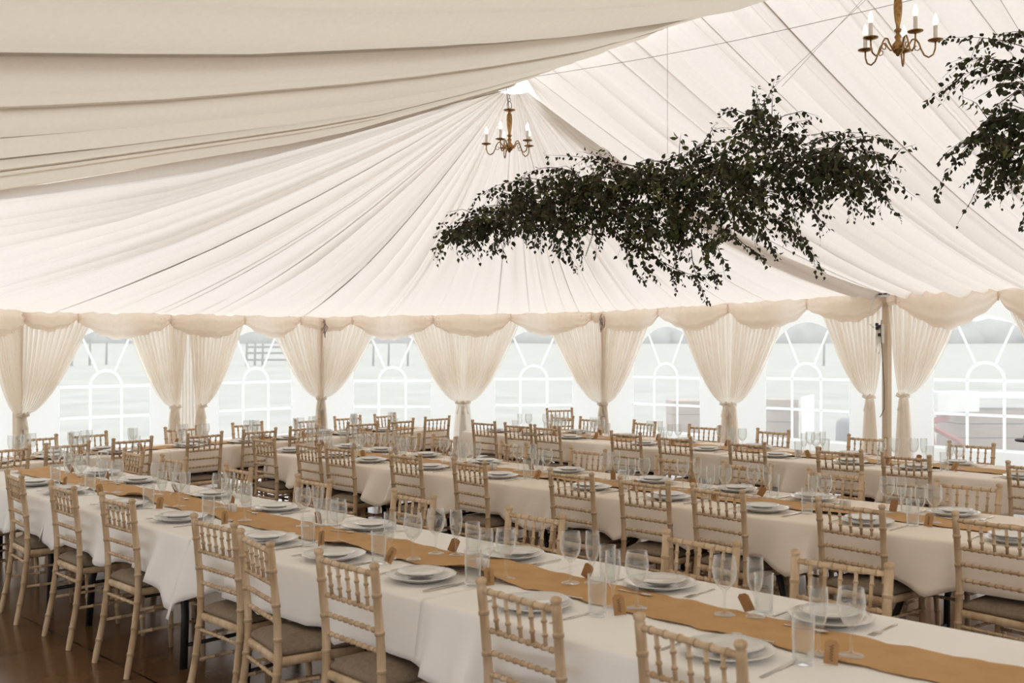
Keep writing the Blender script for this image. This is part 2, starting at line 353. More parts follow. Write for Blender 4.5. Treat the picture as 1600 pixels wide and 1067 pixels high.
def half_curtain(P0, d, n, s0, s1, st, ztop, ztie, seed, label, tiew=.055):
    rnd = random.Random(seed); N = 13; cols = N*10; rows = []
    ph = [rnd.uniform(-.5,.5) for _ in range(N+2)]
    hs = [1,.9,.8,.7,.6,.5,.4,.3,.22,.15,.09,.04,0,-.04,-.1,-.2,-.35,-.55,-.8,-1]
    sg = 1 if s1 > s0 else -1
    for hh in hs:
        row = []
        for j in range(cols+1):
            f = j/cols
            jit = .35*math.sin(j/cols*N*.9 + ph[int(f*N)])/N
            fj = min(1, max(0, f + jit*.3))
            if hh >= 0:
                S = st + (lerp(s0, s1, fj) - st)*max(0, hh)**.62; z = lerp(ztie, ztop, hh)
                S += sg*lerp(-tiew, tiew, fj)*(1-hh)**3
                amp = lerp(.018, .035, hh) if hh > .1 else .016
            else:
                k = -hh; z = lerp(ztie, .02, k); hw = tiew + .075*k**.6; S = st + sg*lerp(-hw, hw, fj); amp = .02 + .015*k
            dep = .10 + amp*math.sin(2*PI*N*f + ph[int(f*N)]) + .05*math.sin(PI*f)*(1 if hh > 0 else .6)
            S -= sg*(abs(lerp(s0,s1,1)-lerp(s0,s1,0))/N if hh > .05 else .01)*.21*math.sin(4*PI*N*f*.5*2)*min(1, abs(hh)*3)
            if -.06 < hh < .06: dep = .11 + (dep-.11)*.6
            q = P0 + d*S + n*dep; row.append((q.x, q.y, z))
        rows.append(row)
    m = MB(); m.grid(rows); o = m.build('curtain', M['sheer']); tag(o, label, 'curtain', 'tied sheer cream curtains along the window walls')
    t = MB(); q = P0 + d*st + n*.12
    ring = [(q.x + d.x*(tiew+.02)*math.cos(a) + n.x*.06*math.sin(a), q.y + d.y*(tiew+.02)*math.cos(a) + n.y*.06*math.sin(a), ztie+.01*math.sin(3*a)) for a in [2*PI*k/14 for k in range(15)]]
    t.tube(ring, .022, 6, False)
    for sx in (-1, 1):     # bow loops and tails
        c = q + n*.06
        t.tube([(c.x, c.y, ztie), (c.x+d.x*.05*sx+n.x*.02, c.y+d.y*.05*sx+n.y*.02, ztie+.035), (c.x+d.x*.07*sx, c.y+d.y*.07*sx, ztie), (c.x+d.x*.02*sx, c.y+d.y*.02*sx, ztie-.01)], [.006,.017,.014,.005], 6)
        t.tube([(c.x, c.y, ztie), (c.x+d.x*.03*sx, c.y+d.y*.03*sx, ztie-.12), (c.x+d.x*.045*sx, c.y+d.y*.045*sx, ztie-.2)], [.007,.011,.013], 5)
    t.build('tie_back', M['sheer'], o)
desc = {2:'left end wall', 3:'centre end wall', 4:'wall right of centre', 5:'far right wall'}
TIE = {2:(.79,.82,.87), 3:(.87,.80,.77), 4:(.77,.86,1.05), 5:(1.08,1.07,1.05)}
seed = 100
for i in (2,3,4,5):
    p, d, n, L, z0, z1 = wall_frame(i); t0, t1, t2 = TIE[i]; mid = L*.503; nm = desc[i]
    g0 = .22 if i == 5 else (.07 if i == 2 else .05); g1 = .27 if i == 4 else .05; gm = .22 if i == 2 else .05
    gl_ = lambda k: ('gathered at its left post','left half of its middle pair','right half of its middle pair','gathered at its right post')[k]
    for k, (s0, s1, st, zt) in enumerate([(.0, 1.08, g0, t0), (mid+.0, mid-1.02, mid-gm, t1), (mid-.0, mid+1.02, mid+gm, t1), (L, L-1.08, L-g1, t2)]):
        seed += 1; s_ = st/L
        half_curtain(p, d, n, s0, s1, st, lerp(z0, z1, s_)-.04, zt, seed, f'sheer cream tied curtain on the {nm}, {gl_(k)}')
p, d, n, L, z0, z1 = wall_frame(2); m = MB()
m.grid([[(*(p + d*(L*.503 + lerp(-.30,.30,j/60)*lerp(.8,1,abs(r/10-.5)*2) + .012*math.sin(j*1.9)) + n*(.06 + .02*math.sin(j*.95))), lerp(2.2, .02, r/10)) for j in range(61)] for r in range(11)])
tag(m.build('curtain', M['sheer']), 'straight sheer cream panel hanging between the middle tied pair, left end wall', 'curtain', 'tied sheer cream curtains along the window walls')
# the strip seen left of the first post
p, d, n, L, z0, z1 = wall_frame(1)
half_curtain(p, d, n, L, L-1.0, L-.07, z1-.04, .79, 77, 'sheer cream tied curtain cut by the left picture edge, beside the first post')

def valance(i, label):
    p, d, n, L, z0, z1 = wall_frame(i); J_ = {2:[0,.16,.44,.69,.9,1], 3:[0,.12,.40,.67,.95,1], 4:[0,.25,.51,.77,1], 5:[0,.03,.30,.55,.8,1]}.get(i, [0,.25,.5,.75,1]); K = len(J_)-1; cols = 150; rows = []; rnd = random.Random(i*7)
    drop = [rnd.uniform(.9,1.12) for _ in range(K)]; big = lerp(.37,.47, (i-2)/3) if i >= 2 else .4
    for r in range(17):
        t = r/16; row = []
        for j in range(cols+1):
            s = L*j/cols; k = max(q_ for q_ in range(K) if J_[q_] <= j/cols+1e-9 and q_ < K); f = (j/cols-J_[k])/(J_[k+1]-J_[k]); wk = min(1, (J_[k+1]-J_[k])/.25)
            bot = .14 + (big*drop[k]-.14)*wk*max(0, math.sin(PI*f))**.75; js = math.exp(-min(f,1-f)*9)
            zt = lerp(z0, z1, j/cols) + .035 + .012*math.sin(j*.9)+.02*math.sin(j*.23+i)
            z = zt - t*bot - .015*math.sin(2*PI*t*2)*math.sin(PI*f)
            fold = .016*math.sin(2*PI*(t*2.6 + .35*math.sin(PI*f)))*max(0,math.sin(PI*f))**.5*(.3+t) + .012*math.sin(j*2.1)*(1-t) + .02*js*math.sin(t*16)
            dep = .17 + .07*math.sin(PI*f)*math.sin(PI*min(1,t*.8+.1)) + fold
            q = p + d*s + n*dep; row.append((q.x, q.y, z))
        rows.append(row)
    m = MB(); m.grid(rows)
    for k in range(K+1):   # gathered tails at the joints
        s = min(L-.02, max(.02, L*J_[k])); q = p + d*s + n*.2; zt = lerp(z0, z1, s/L)
        m.tube([(q.x, q.y, zt+.01), (q.x+n.x*.01, q.y+n.y*.01, zt-.05), (q.x, q.y, zt-.13)], [.012,.018,.008], 7)
    tag(m.build('valance', M['valance']), label, 'valance', 'scalloped cream valances')
valance(1, 'cream scalloped valance at the extreme left edge under the roof lining')
valance(2, 'cream scalloped valance above the two leftmost arched windows')
valance(3, 'cream scalloped valance above the pair of centre windows behind the tables')
valance(4, 'cream scalloped valance above the two windows right of centre')
valance(5, 'cream scalloped valance above the far right windows')
# poles
pole = MB(); pole.box((0,0,1.2), (.09,.09,2.4)); pole_o = pole.build('marquee_pole', M['postcover']); tag(pole_o, 'x', 'pole')
PP = Proto(pole_o)
for k, (i, lab) in enumerate([(2,'beige sleeved pole at the far left corner between tied curtains'),(3,'beige sleeved pole left of the centre windows'),(4,'beige sleeved pole right of the centre windows'),(5,'beige sleeved pole with a hanging cable on the right side')]):
    q, z = POSTS[i]; dirin = (Vector((0,11))-q).normalized(); o = PP.put((q.x+dirin.x*(.1 if i == 5 else .062), q.y+dirin.y*(.1 if i == 5 else .062), 0), math.atan2(dirin.y, dirin.x), lab, 'sleeved marquee poles')
    o.scale = (1,1,z/2.42)

# fittings on the right-hand pole
q = POSTS[5][0]; inn = (Vector((0,11))-q).normalized(); perp = Vector((-inn.y, inn.x))   # perp: to the left seen from inside
def PQ(a, b, z): r = q + inn*(.12+a) - perp*b; return (r.x, r.y, z)
br_ = empty('eave_bracket'); tag(br_, 'white metal eave bracket with dark slots atop the right-hand pole', 'bracket')
m = MB(); m.grid([[PQ(.1,-.12,2.44),PQ(.1,.14,2.44)],[PQ(.1,-.12,2.50),PQ(.1,.14,2.50)]], False); m.grid([[PQ(.07,-.12,2.44),PQ(.07,.14,2.44)],[PQ(.07,-.12,2.50),PQ(.07,.14,2.50)]], False)
m.grid([[PQ(.07,-.12,2.50),PQ(.07,.14,2.50)],[PQ(.1,-.12,2.50),PQ(.1,.14,2.50)]], False); m.build('plate', M['whitepaint'], br_)
for k in range(3):
    m = MB(); b0 = -.10+k*.08; m.add([PQ(a, b0+x, z) for a, x, z in ((.101,0,2.475),(.101,.06,2.475),(.101,.06,2.49),(.101,0,2.49),(.112,0,2.475),(.112,.06,2.475),(.112,.06,2.49),(.112,0,2.49))], [(0,1,2,3),(4,5,6,7),(0,1,5,4),(3,2,6,7),(1,2,6,5),(0,3,7,4)], False); m.build('slot', M['black'], br_)
so = empty('socket_box'); tag(so, 'small white plug box with black sockets strapped to the right-hand pole', 'socket box')
c = Vector(PQ(.12,.0,1.93)); m = MB(); m.box(c, (.09,.06,.26), math.atan2(perp.y,perp.x)); m.build('housing', M['candle'], so)
for k, (b0, z) in enumerate([(-.02,2.03),(.02,2.06),(.02,2.01),(-.02,1.92)]):
    c = Vector(PQ(.165,b0,z)); m = MB(); m.box(c, (.035,.03,.045), math.atan2(perp.y,perp.x)+k*.3); m.build('plug', M['black'], so)
m = MB(); m.tube([PQ(.16,-.05,2.12),PQ(.2,-.07,2.0),PQ(.2,-.10,1.6),PQ(.2,-.13,1.2),PQ(.2,-.13,.9),PQ(.2,-.09,.83),PQ(.15,-.02,.78)], .0055, 6)
tag(m.build('hanging_cable', M['postwood']), 'thin dark cable hanging down beside the right-hand pole', 'cable')
m = MB(); m.tube([PQ(.14,.02,1.80),PQ(.15,-.03,1.72),PQ(.16,0,1.66),PQ(.15,.05,1.70),PQ(.14,.03,1.80)], .006, 6); m.tube([PQ(.12,.08,2.46),PQ(.16,.12,2.3),PQ(.17,.18,2.1),PQ(.15,.08,2.02)], .006, 6)
tag(m.build('coiled_lead', M['whitepaint']), 'short white lead looped below the plug box on the pole', 'cable')
for i, lab in ((3,'knotted rope ends tied at the pole top left of centre'),(4,'knotted rope ends tied at the pole top right of the centre windows')):
    q2, z = POSTS[i]; iv = (Vector((0,11))-q2).normalized(); c = Vector((q2.x+iv.x*.3, q2.y+iv.y*.3, z-.1)); m = MB(); rnd = random.Random(i)
    for k in range(5): m.tube([c + Vector((rnd.uniform(-.03,.03), 0, .08-.02*k)), c + Vector((rnd.uniform(-.06,.06), -.02, .0-.02*k)), c + Vector((rnd.uniform(-.05,.05), 0, -.08-.04*k))], .009, 5)
    tag(m.build('knotted_rope', M['plank']), lab, 'rope', 'knotted ropes at the pole tops')

# ---------------------------------------------------------------- outside, seen through the windows
k = 0
for (px, Y) in [(112,60),(140,61),(166,62),(236,60),(385,60),(398,61),(410,61),(583,60),(607,60),(637,60),(1287,60)]:
    x = (px-800)/F*Y; zg = -.08+(Y-20)/40*.95; m = MB(); m.tube([(x,Y,zg-.1),(x+.03,Y,zg+1.3)], [.07,.06], 6)
    tag(m.build('fence_post', M['postwood']), f'weathered fence post in the field outside, {ORD[k]} from the left', 'fence post', 'fence posts in the field'); k += 1
m = MB(); zg = .87
for z in (.35,.75,1.1): m.box(((420-800)/F*60, 60, zg+z), (2.6,.08,.12))
tag(m.build('field_gate', M['postwood']), 'weathered rail gate in the field outside the second window', 'gate')
def crate(px0, px1, ytop, Y, label, dep=.8):
    x0, x1 = (px0-800)/F*Y, (px1-800)/F*Y; zt = CAMH-(ytop-550)/F*Y; root = empty('planked_crate', ((x0+x1)/2, Y, 0)); tag(root, label, 'crate', 'planked wooden crates outside')
    nb = max(3, int(zt/.19)); hgt = (zt+.08)/nb
    for b in range(nb):
        m = MB(); m.box((0, dep/2, -.08+hgt*(b+.5)), (x1-x0-.01*(b%2), dep, hgt-.015)); m.build('plank', M['plank'], root)
crate(1050,1113,626,20,'planked wooden crate outside the window right of centre')
crate(1205,1248,624,19.5,'stacked planked crate outside, beside the white board')
crate(1496,1640,640,15.8,'large planked bar outside the far right window')
m = MB(); a, b_ = at(1253,622,19), at(1272,617,19.3); m.add([(a.x,a.y,a.z),(b_.x,b_.y,b_.z),(b_.x,b_.y,-.05),(a.x,a.y,-.05),(a.x+.05,a.y+.25,a.z),(b_.x+.05,b_.y+.25,b_.z),(b_.x+.05,b_.y+.25,-.05),(a.x+.05,a.y+.25,-.05)], [(0,1,2,3),(4,5,6,7),(0,1,5,4),(1,2,6,5),(0,3,7,4)], False)
tag(m.build('display_board', M['whitepaint']), 'white standing board outside, right of the stacked crate', 'board')
m = MB(); c = at(1550,622,15.9); m.box((c.x, c.y+.3, 1.0), (1.6,.9,.06)); c = at(1480,632,15.6); m.box((c.x, c.y, .93), (.75,.5,.3), .3)
tag(m.build('table_slab', M['whitepaint']), 'white slab and box lying on top of the outdoor bar', 'slab')
m = MB(); pts = [at(1443,640,15.3), at(1500,690,15.3), at(1440,700,15.3), at(1446,672,15.3)]
m.tube([at(1441,640,15.3), at(1458,668,15.3), at(1500,690,15.3)], .045, 6); m.tube([at(1450,660,15.3), at(1480,652,15.6)], .05, 6); m.tube([at(1452,662,15.3), at(1462,725,15.3)], .045, 6); m.tube([at(1500,690,15.3), at(1503,728,15.3)], .045, 6)
tag(m.build('red_frame', M['redpaint']), 'faded red angled metal frame outside the far right window', 'frame')
m = MB(); c = at(1338,690,17.2); m.lathe([(0,0),(.28,.01),(.34,.2),(.33,.55),(.25,.62),(0,.63)], 14, (c.x, c.y, -.05)); m.tube([(c.x-.1,c.y-.2,.5),(c.x+.05,c.y-.2,.72),(c.x+.25,c.y-.15,.74)], .03, 6)
tag(m.build('garden_seat', M['greymat']), 'low grey garden seat outside beside the right-hand pole', 'seat')

# ---------------------------------------------------------------- tables
class T:
    def __init__(s, C0, e, n, w, ntab, name, L1=1.83): s.C = Vector(C0); s.e = Vector(e); s.n = Vector(n); s.w = w; s.nt = ntab; s.name = name; s.L1 = L1; s.chairs = {'f':[], 'b':[]}
    def P(s, a, o): return s.C + s.e*a + s.n*o
    def s_of_px(s, px, off):
        q = (px-800)/F; B = s.C + s.n*off; return (q*B.y - B.x)/(s.e.x - q*s.e.y)
r2 = .70711
T1 = T((-4.2,7.7), (r2,-r2), (r2,r2), .99, 5, 'nearest long table')
T2 = T((-2.21,9.36), (r2,-r2), (r2,r2), 1.0, 5, 'middle long table')
T3 = T((-.57,11.98), (.664,-.7477), (.7477,.664), .98, 4, 'window-side long table')
eH = Vector((.640,.768)); CH = Vector((-.85,12.4)) - eH*5.49
TH = T(CH, eH, (-.768,.640), .66, 3, 'crosswise table')
SIDE = {'f':'camera side','b':'window side'}

# ---------------------------------------------------------------- chair
def ringed(p0, p1, r, rings, rr=1.28, ends=True, nseg=None):
    p0, p1 = Vector(p0), Vector(p1); path = []; rad = []
    L = (p1-p0).length; hw = .006/L
    ts = [0]
    for t in rings: ts += [t-hw*1.2, t-hw*.6, t+hw*.6, t+hw*1.2]
    ts.append(1); ts = sorted(ts)
    for t in ts:
        isr = any(abs(t-q) < hw*.9 for q in rings); path.append(p0.lerp(p1, t)); rad.append(r*rr if isr else r*(.93 if any(abs(t-q) < hw*1.5 for q in rings) else 1.0))
    return path, rad
def make_chair():
    root = empty('bamboo_chair'); tag(root, 'x', 'chair')
    # back posts: bowed, ringed, ball finial
    for sx in (-1, 1):
        key = [(.196,-.250,0), (.188,-.205,.22), (.183,-.180,.44), (.181,-.183,.60), (.182,-.198,.76), (.184,-.213,.90)]
        def pt(z):
            zs = [k_[2] for k_ in key]; return Vector((sx*interp(zs, [k_[0] for k_ in key], z), interp(zs, [k_[1] for k_ in key], z), z))
        zs = [0,.03,.1,.17]; path = []; rad = []
        levels = sorted([.12,.25,.38,.52,.66,.80]); grid_z = [0,.002,.06,.2,.3,.44,.47,.58,.72,.86,.893]
        allz = sorted(set(grid_z + [z+dz for z in levels for dz in (-.010,-.006,.006,.010)] + [z+dz for z in levels for dz in (.016,.022)]))
        for z in allz:
            r = .0165 + (.001 if z < .5 else 0) - (.003 if z < .03 else 0)
            for lv in levels:
                if abs(z-lv) <= .0065: r *= 1.14
                elif abs(z-lv) <= .011: r *= .95
            path.append(pt(z)); rad.append(r)
        for dz, r in ((.897,.013),(.902,.0175),(.911,.0195),(.919,.016),(.923,.006)): path.append(pt(.89)+Vector((0,-.002,dz-.89))); rad.append(r)
        m = MB(); m.tube(path, rad, 10, rings=True); m.build('back_post', M['wood'], root)
        p0, p1 = (sx*.188, .185, 0), (sx*.176, .172, .43); path, rad = ringed(p0, p1, .0165, [.25,.52,.8], 1.14); rad[0] = .012
        m = MB(); m.tube(path, rad, 10, rings=True); m.build('front_leg', M['wood'], root)
    def by(z): return interp([.44,.60,.76,.90], [-.180,-.183,-.198,-.213], z)
    def bx(z): return interp([.44,.60,.76,.90], [.183,.181,.182,.184], z)
    path, rad = ringed((-bx(.878),by(.878),.878), (bx(.878),by(.878),.878), .0115, [.12,.27,.42,.58,.73,.88], 1.18)
    m = MB(); m.tube(path, rad, 8, rings=True); m.build('top_rail', M['wood'], root)
    for z in (.745,.668,.592):
        path, rad = ringed((-bx(z),by(z),z), (bx(z),by(z),z), .0088, [.1,.2,.3,.4,.5,.6,.7,.8,.9], 1.30); m = MB(); m.tube(path, rad, 8, rings=True); m.build('cross_rail', M['wood'], root)
    for k in range(5):
        x = -.118 + .059*k; path, rad = ringed((x*1.0,by(.745),.75), (x*1.03,by(.878),.872), .0075, [.3,.68], 1.35)
        m = MB(); m.tube(path, rad, 7, rings=True); m.build('spindle', M['wood'], root)
    # seat frame: rounded trapezoid ring
    def outline(grow, k=6):
        hwf, hwb, yf, yb, rr = .196+grow, .182+grow, .198+grow, -.178-grow, .05
        out = []
        for (cx, cy, a0) in ((hwf-rr, yf-rr, 0), (-hwf+rr, yf-rr, PI/2), (-hwb+rr*.5, yb+rr*.5, PI), (hwb-rr*.5, yb+rr*.5, 1.5*PI)):
            r_ = rr if cy > 0 else rr*.5
            for j in range(k+1): a = a0 + PI/2*j/k; out.append((cx+r_*math.cos(a), cy+r_*math.sin(a)))
        return out
    m = MB(); lay = [(0,.412),(.008,.416),(.010,.43),(.008,.444),(0,.449)]
    rows = [[(x,y,z) for x,y in outline(g_)] for g_, z in lay]; rows = [r+[r[0]] for r in rows]; m.grid(rows); nn = len(outline(0))
    m.add([(x,y,.449) for x,y in outline(0)], [tuple(range(nn))]); m.add([(x,y,.412) for x,y in outline(0)], [tuple(reversed(range(nn)))])
    m.build('seat_frame', M['wood'], root)
    m = MB(); lay = [(-.014,.449),(-.002,.456),(.001,.466),(-.006,.476),(-.03,.492),(-.08,.506),(-.13,.512)]
    rows = [[(x,y,z) for x,y in (outline(g_) if g_ > -.05 else [(a*(1+g_/.19), b*(1+g_/.19)) for a,b in outline(0)])] for g_, z in lay]; rows = [r+[r[0]] for r in rows]; m.grid(rows)
    m.add([(a*(1-.13/.19), b*(1-.13/.19), .512) for a,b in outline(0)], [tuple(range(nn))])
    m.build('seat_cushion', M['cushion'], root)
    for sx in (-1, 1):
        for z in (.34,.225):
            path, rad = ringed((sx*.186, interp([0,.22,.44],[-.25,-.205,-.18], z), z), (sx*.182, .179, z), .0085, [.25,.5,.75], 1.25); m = MB(); m.tube(path, rad, 7, rings=True); m.build('stretcher', M['wood'], root)
    for z, y in ((.37,-.187),(.30,.178)):
        path, rad = ringed((-.184,y,z), (.184,y,z), .0088, [.2,.4,.6,.8], 1.25); m = MB(); m.tube(path, rad, 7, rings=True); m.build('stretcher', M['wood'], root)
    return root
CH_P = Proto(make_chair())
BT = .213     # back top behind the seat centre
def chairs(t, side, pairs, off, lab_extra='', skew=None):
    base = math.atan2(t.n.y, t.n.x) - PI/2 + (0 if side == 'f' else PI)
    order = 0
    for k, pr in enumerate(pairs):
        pl_, pr_ = pr[0], pr[1]; ex = pr[2] if len(pr) > 2 else 0.0
        c = (pl_+pr_)/2; o_ = off + ex; s = t.s_of_px(c, o_); P = t.P(s, o_)
        # small turn so that the back's apparent width agrees
        best = (9e9, 0)
        for dd in range(-12, 13, 2):
            a = base + math.radians(dd); dx, dy = math.cos(a)*.184, math.sin(a)*.184
            x0 = 800 + F*(P.x-dx)/(P.y-dy); x1 = 800 + F*(P.x+dx)/(P.y+dy); er = abs(abs(x1-x0) - (pr_-pl_)) + abs(dd)*.12
            if er < best[0]: best = (er, a)
        a = best[1]; fwd = Vector((-math.sin(a), math.cos(a))); Cn = P + fwd*BT
        t.chairs[side].append(s)
        CH_P.put((Cn.x, Cn.y, 0), a, f'limewashed bamboo-style chair, {ORD[k]} from left on the {SIDE[side]} of the {t.name}', f'chairs on the {SIDE[side]} of the {t.name}')
chairs(T1, 'f', [(-75,-25),(11,34),(80,115),(158,207),(303,365),(375,422,-.10),(497,584,-.09),(750,866),(995,1154)], -.12)
chairs(T1, 'b', [(195,222),(253,290),(353,392),(464,515),(616,676),(795,877),(1039,1150),(1240,1388)], .99+.10)
chairs(T2, 'f', [(395,428),(464,498),(509,550),(610,656),(708,757),(859,924),(969,1042),(1082,1159),(1277,1377),(1491,1612)], -.13)
chairs(T2, 'b', [(568,605),(616,654),(677,712),(783,822),(892,945),(1026,1090),(1131,1204),(1263,1346),(1464,1560)], 1.0+.12)
chairs(T3, 'f', [(738,773),(789,829),(835,874),(955,1000),(1029,1079),(1139,1194),(1277,1345),(1379,1451),(1574,1655)], -.2)
chairs(T3, 'b', [(862,895),(907,942),(991,1023),(1077,1124),(1184,1232),(1326,1384),(1483,1552)], .98+.15)
chairs(TH, 'f', [(-15,43),(73,139),(178,237),(294,347),(381,431),(454,497),(544,590),(608,646),(665,702)], -.12)
chairs(TH, 'b', [(26,88),(111,166),(259,307),(364,409),(462,499),(523,563),(586,616)], .66+.10)
CH_P.put((.72, 13.75, 0), math.radians(200), 'limewashed bamboo-style chair standing apart by the centre right pole', 'spare chair')

# trestle tables, cloths, runners
tb = empty('trestle_table'); tag(tb, 'x', 'table'); L1 = 1.83
m = MB(); m.box((L1/2-.02, .0, .722), (L1-.04, .70, .03)); m.build('table_top', M['board'], tb)
for x in (.3, L1-.34):
    m = MB(); sgn = 1 if x < 1 else -1
    for y in (-.24,.24): m.tube([(x+sgn*.24,y,.70),(x+sgn*.20,y,.60),(x+sgn*.12,y*1.05,.50),(x+sgn*.04,y*1.1,.40),(x+sgn*.0,y*1.15,.28),(x-sgn*.01,y*1.2,.0)], .018, 8)
    m.tube([(x-sgn*.005,-.29,.12),(x-sgn*.005,.29,.12)], .011, 8); m.tube([(x+sgn*.04,-.26,.40),(x+sgn*.04,.26,.40)], .011, 8)
    m.build('folding_legs', M['black'], tb)
TB = Proto(tb)
def cloth(t, k):
    L = t.L1; s0, s1 = k*L, (k+1)*L; rnd = random.Random(hash((t.name[0], k)) if 0 else len(t.name)*31+k)
    if k == 0: e0 = 1
    else: e0 = 0
    e1 = 1 if k == t.nt-1 else 0
    top = .752 + (.003 if k % 2 else 0)
    ns = 74; ss = [s0-.02 + (L+.06)*j/ns for j in range(ns+1)]
    if e0: ss = [s0 + (s1+.04-s0)*j/ns for j in range(ns+1)]
    fold = [rnd.uniform(0, 6.28) for _ in range(6)]
    def hem(side, s):
        z = .478 + .018*math.sin(s*5.1+fold[0]) + .012*math.sin(s*11+fold[1])
        z -= .10*math.exp(-((s-s0)/.16)**2) + .09*math.exp(-((s-s1)/.18)**2)
        for c in t.chairs[side]:
            d_ = abs(s-c); z = max(z, .532 - max(0, d_-.19)*.35) if d_ < .45 else z
        return z
    rows = []
    nd = 9
    for j, s in enumerate(ss):
        row = []
        for side in ('f','b'):
            hz = hem(side, s); seg = []
            near = min([abs(s-c) for c in t.chairs[side]] + [9])
            for r in range(nd):
                q = r/(nd-1); z = lerp(top-.012, hz, q)
                wav = (.036*math.sin(s*6.3+fold[2]) + .024*math.sin(s*14+fold[3]) + .012*math.sin(s*29+fold[4]+q*3))*q**1.2
                fl = .012 + .05*q + wav
                if near < .26: fl = min(fl, .012+.035*q)
                fl = max(.008, fl)
                seg.append((-fl if side == 'f' else t.w+fl, z))
            if side == 'f':
                row += list(reversed(seg)); row += [(-.006, top-.004), (.004, top), (.05, top+.0006*math.sin(s*17))]
                row += [(t.w*f, top + .0012*math.sin(s*9+f*8+fold[5]) + (.0016*math.exp(-((f-.5)/.015)**2) if t is not TH else 0)) for f in (.15,.3,.45,.49,.5,.51,.55,.7,.85)]
            else: row += [(t.w-.05, top), (t.w-.004, top), (t.w+.006, top-.004)] + seg
        rows.append([(*t.P(s, o), z) for o, z in row])
    def end(rw, sgn, s):
        out = []
        for q in (0,.15,.35,.6,.8,1.0):
            r2_ = []
            for jj, (x, y, z) in enumerate(rw):
                f = jj/(len(rw)-1); zt = min(z, top); hz = .44 + .03*math.sin(f*19+fold[1])
                zz = zt if zt < top-.02 else lerp(zt, hz, q); 
                push = (.012 + .06*q + .025*math.sin(f*22+fold[0])*q)*sgn*(1 if zt >= top-.02 else min(1, .3+q))
                if q == 0: push = .008*sgn; zz = zt
                r2_.append((x + t.e.x*push, y + t.e.y*push, zz))
            out.append(r2_)
        return out
    if e0: rows = list(reversed(end(rows[0], -1, s0))) + rows
    if e1: rows = rows + end(rows[-1], 1, s1)
    m = MB(); m.grid(rows); o = m.build('tablecloth', M['linen' if t is T1 else 'cream_linen'])
    md = o.modifiers.new('thick', 'SOLIDIFY'); md.thickness = .0012; md.offset = -1
    return o
for t in (T1, T2, T3, TH):
    for k in range(t.nt):
        P = t.P(k*t.L1+.01, t.w/2); rz = math.atan2(t.e.y, t.e.x)
        TB.put((P.x, P.y, 0), rz, f'folding trestle table under white linen, {ORD[k]} from left in the {t.name} row', 'folding trestle tables').scale = (1, min(1.25, t.w/.74), 1)
        o = cloth(t, k); tag(o, f'{"white" if t is T1 else "cream"} linen tablecloth over the {ORD[k]} table from left in the {t.name}', 'tablecloth', 'linen tablecloths')
        # runner, one length of paper per table
def runner(t, a, b_, k, w0, w1, lab, curl=0):
    n_ = int((b_-a)/.035); rows = []; rnd = random.Random(k+int(w0*100)); ph = [rnd.uniform(0,6.28) for _ in range(5)]
    for j in range(n_+1):
        s = lerp(a, b_, j/n_); row = []
        for f in (0,.03,.12,.3,.5,.7,.88,.97,1):
            o_ = lerp(w0, w1, f) + (.006*math.sin(s*38+ph[0]) + .004*math.sin(s*61+ph[3]))*(1 if f in (0,1) else 0) + .008*math.sin(s*2.1+ph[1])
            lf = max(0, math.sin(s*4.2+ph[2])**3*math.sin(s*1.7+ph[4]))*curl
            z = .7620 + .0018*math.sin(s*30+f*3) + .0012*math.sin(s*12+f*9) + lf*(abs(f-.5)*2)**2*(1 if f < .5 else .35)
            row.append((*t.P(s, o_), z))
        rows.append(row)
    m = MB(); m.grid(rows); o = m.build('paper_runner', M['kraft']); md = o.modifiers.new('thick', 'SOLIDIFY'); md.thickness = .0008
    tag(o, lab, 'table runner', 'brown kraft paper runners')
runner(T1, .06, 9.1, 1, .375, .665, 'brown kraft paper runner with wavy edges along the nearest long table', .05)
runner(T2, .10, 9.1, 2, .35, .65, 'brown kraft paper runner along the middle long table', .012)
runner(T3, .10, 7.2, 3, .34, .64, 'brown kraft paper runner along the window-side long table', .012)
runner(TH, .10, 5.3, 4, .20, .46, 'brown kraft paper runner along the crosswise table far left', .01)

# ---------------------------------------------------------------- tableware
def lathe_thing(name, prof, mat, n=24, cat=None):
    m = MB(); m.lathe(prof, n); o = m.build(name, M[mat]); tag(o, 'x', cat or name.replace('_', ' ')); return Proto(o)
PL = lathe_thing('dinner_plate', [(0,.003),(.082,.003),(.086,0),(.09,.003),(.112,.014),(.142,.021),(.1435,.0225),(.142,.024),(.112,.017),(.088,.008),(.05,.007),(0,.007)], 'plate', 40, 'plate')
SP = lathe_thing('side_plate', [(0,.003),(.055,.003),(.058,0),(.061,.003),(.075,.010),(.0975,.016),(.0985,.017),(.0975,.0185),(.075,.0125),(.058,.0065),(0,.006)], 'plate', 36, 'plate')
WG = lathe_thing('wine_glass', [(0,.002),(.036,.001),(.0365,.003),(.028,.006),(.008,.011),(.0045,.02),(.004,.06),(.005,.08),(.010,.088),(.026,.103),(.038,.125),(.0425,.150),(.0415,.175),(.0365,.205),(.0372,.2055),(.0355,.204),(.040,.175),(.041,.150),(.0365,.126),(.024,.105),(.004,.094),(0,.093)], 'glass', 24)
FG = lathe_thing('flute_glass', [(0,.002),(.033,.001),(.0335,.003),(.024,.006),(.007,.011),(.0042,.02),(.004,.055),(.006,.072),(.014,.086),(.022,.105),(.027,.13),(.0285,.16),(.0265,.205),(.0272,.2055),(.0255,.204),(.0272,.16),(.0255,.13),(.0205,.106),(.010,.09),(0,.086)], 'glass', 20)
TG = lathe_thing('tumbler', [(0,.002),(.028,.0),(.030,.003),(.0325,.08),(.034,.142),(.0347,.1425),(.033,.141),(.0315,.08),(.0285,.010),(0,.009)], 'glass', 22)
def flat(poly_mirror, z0, z1): pass
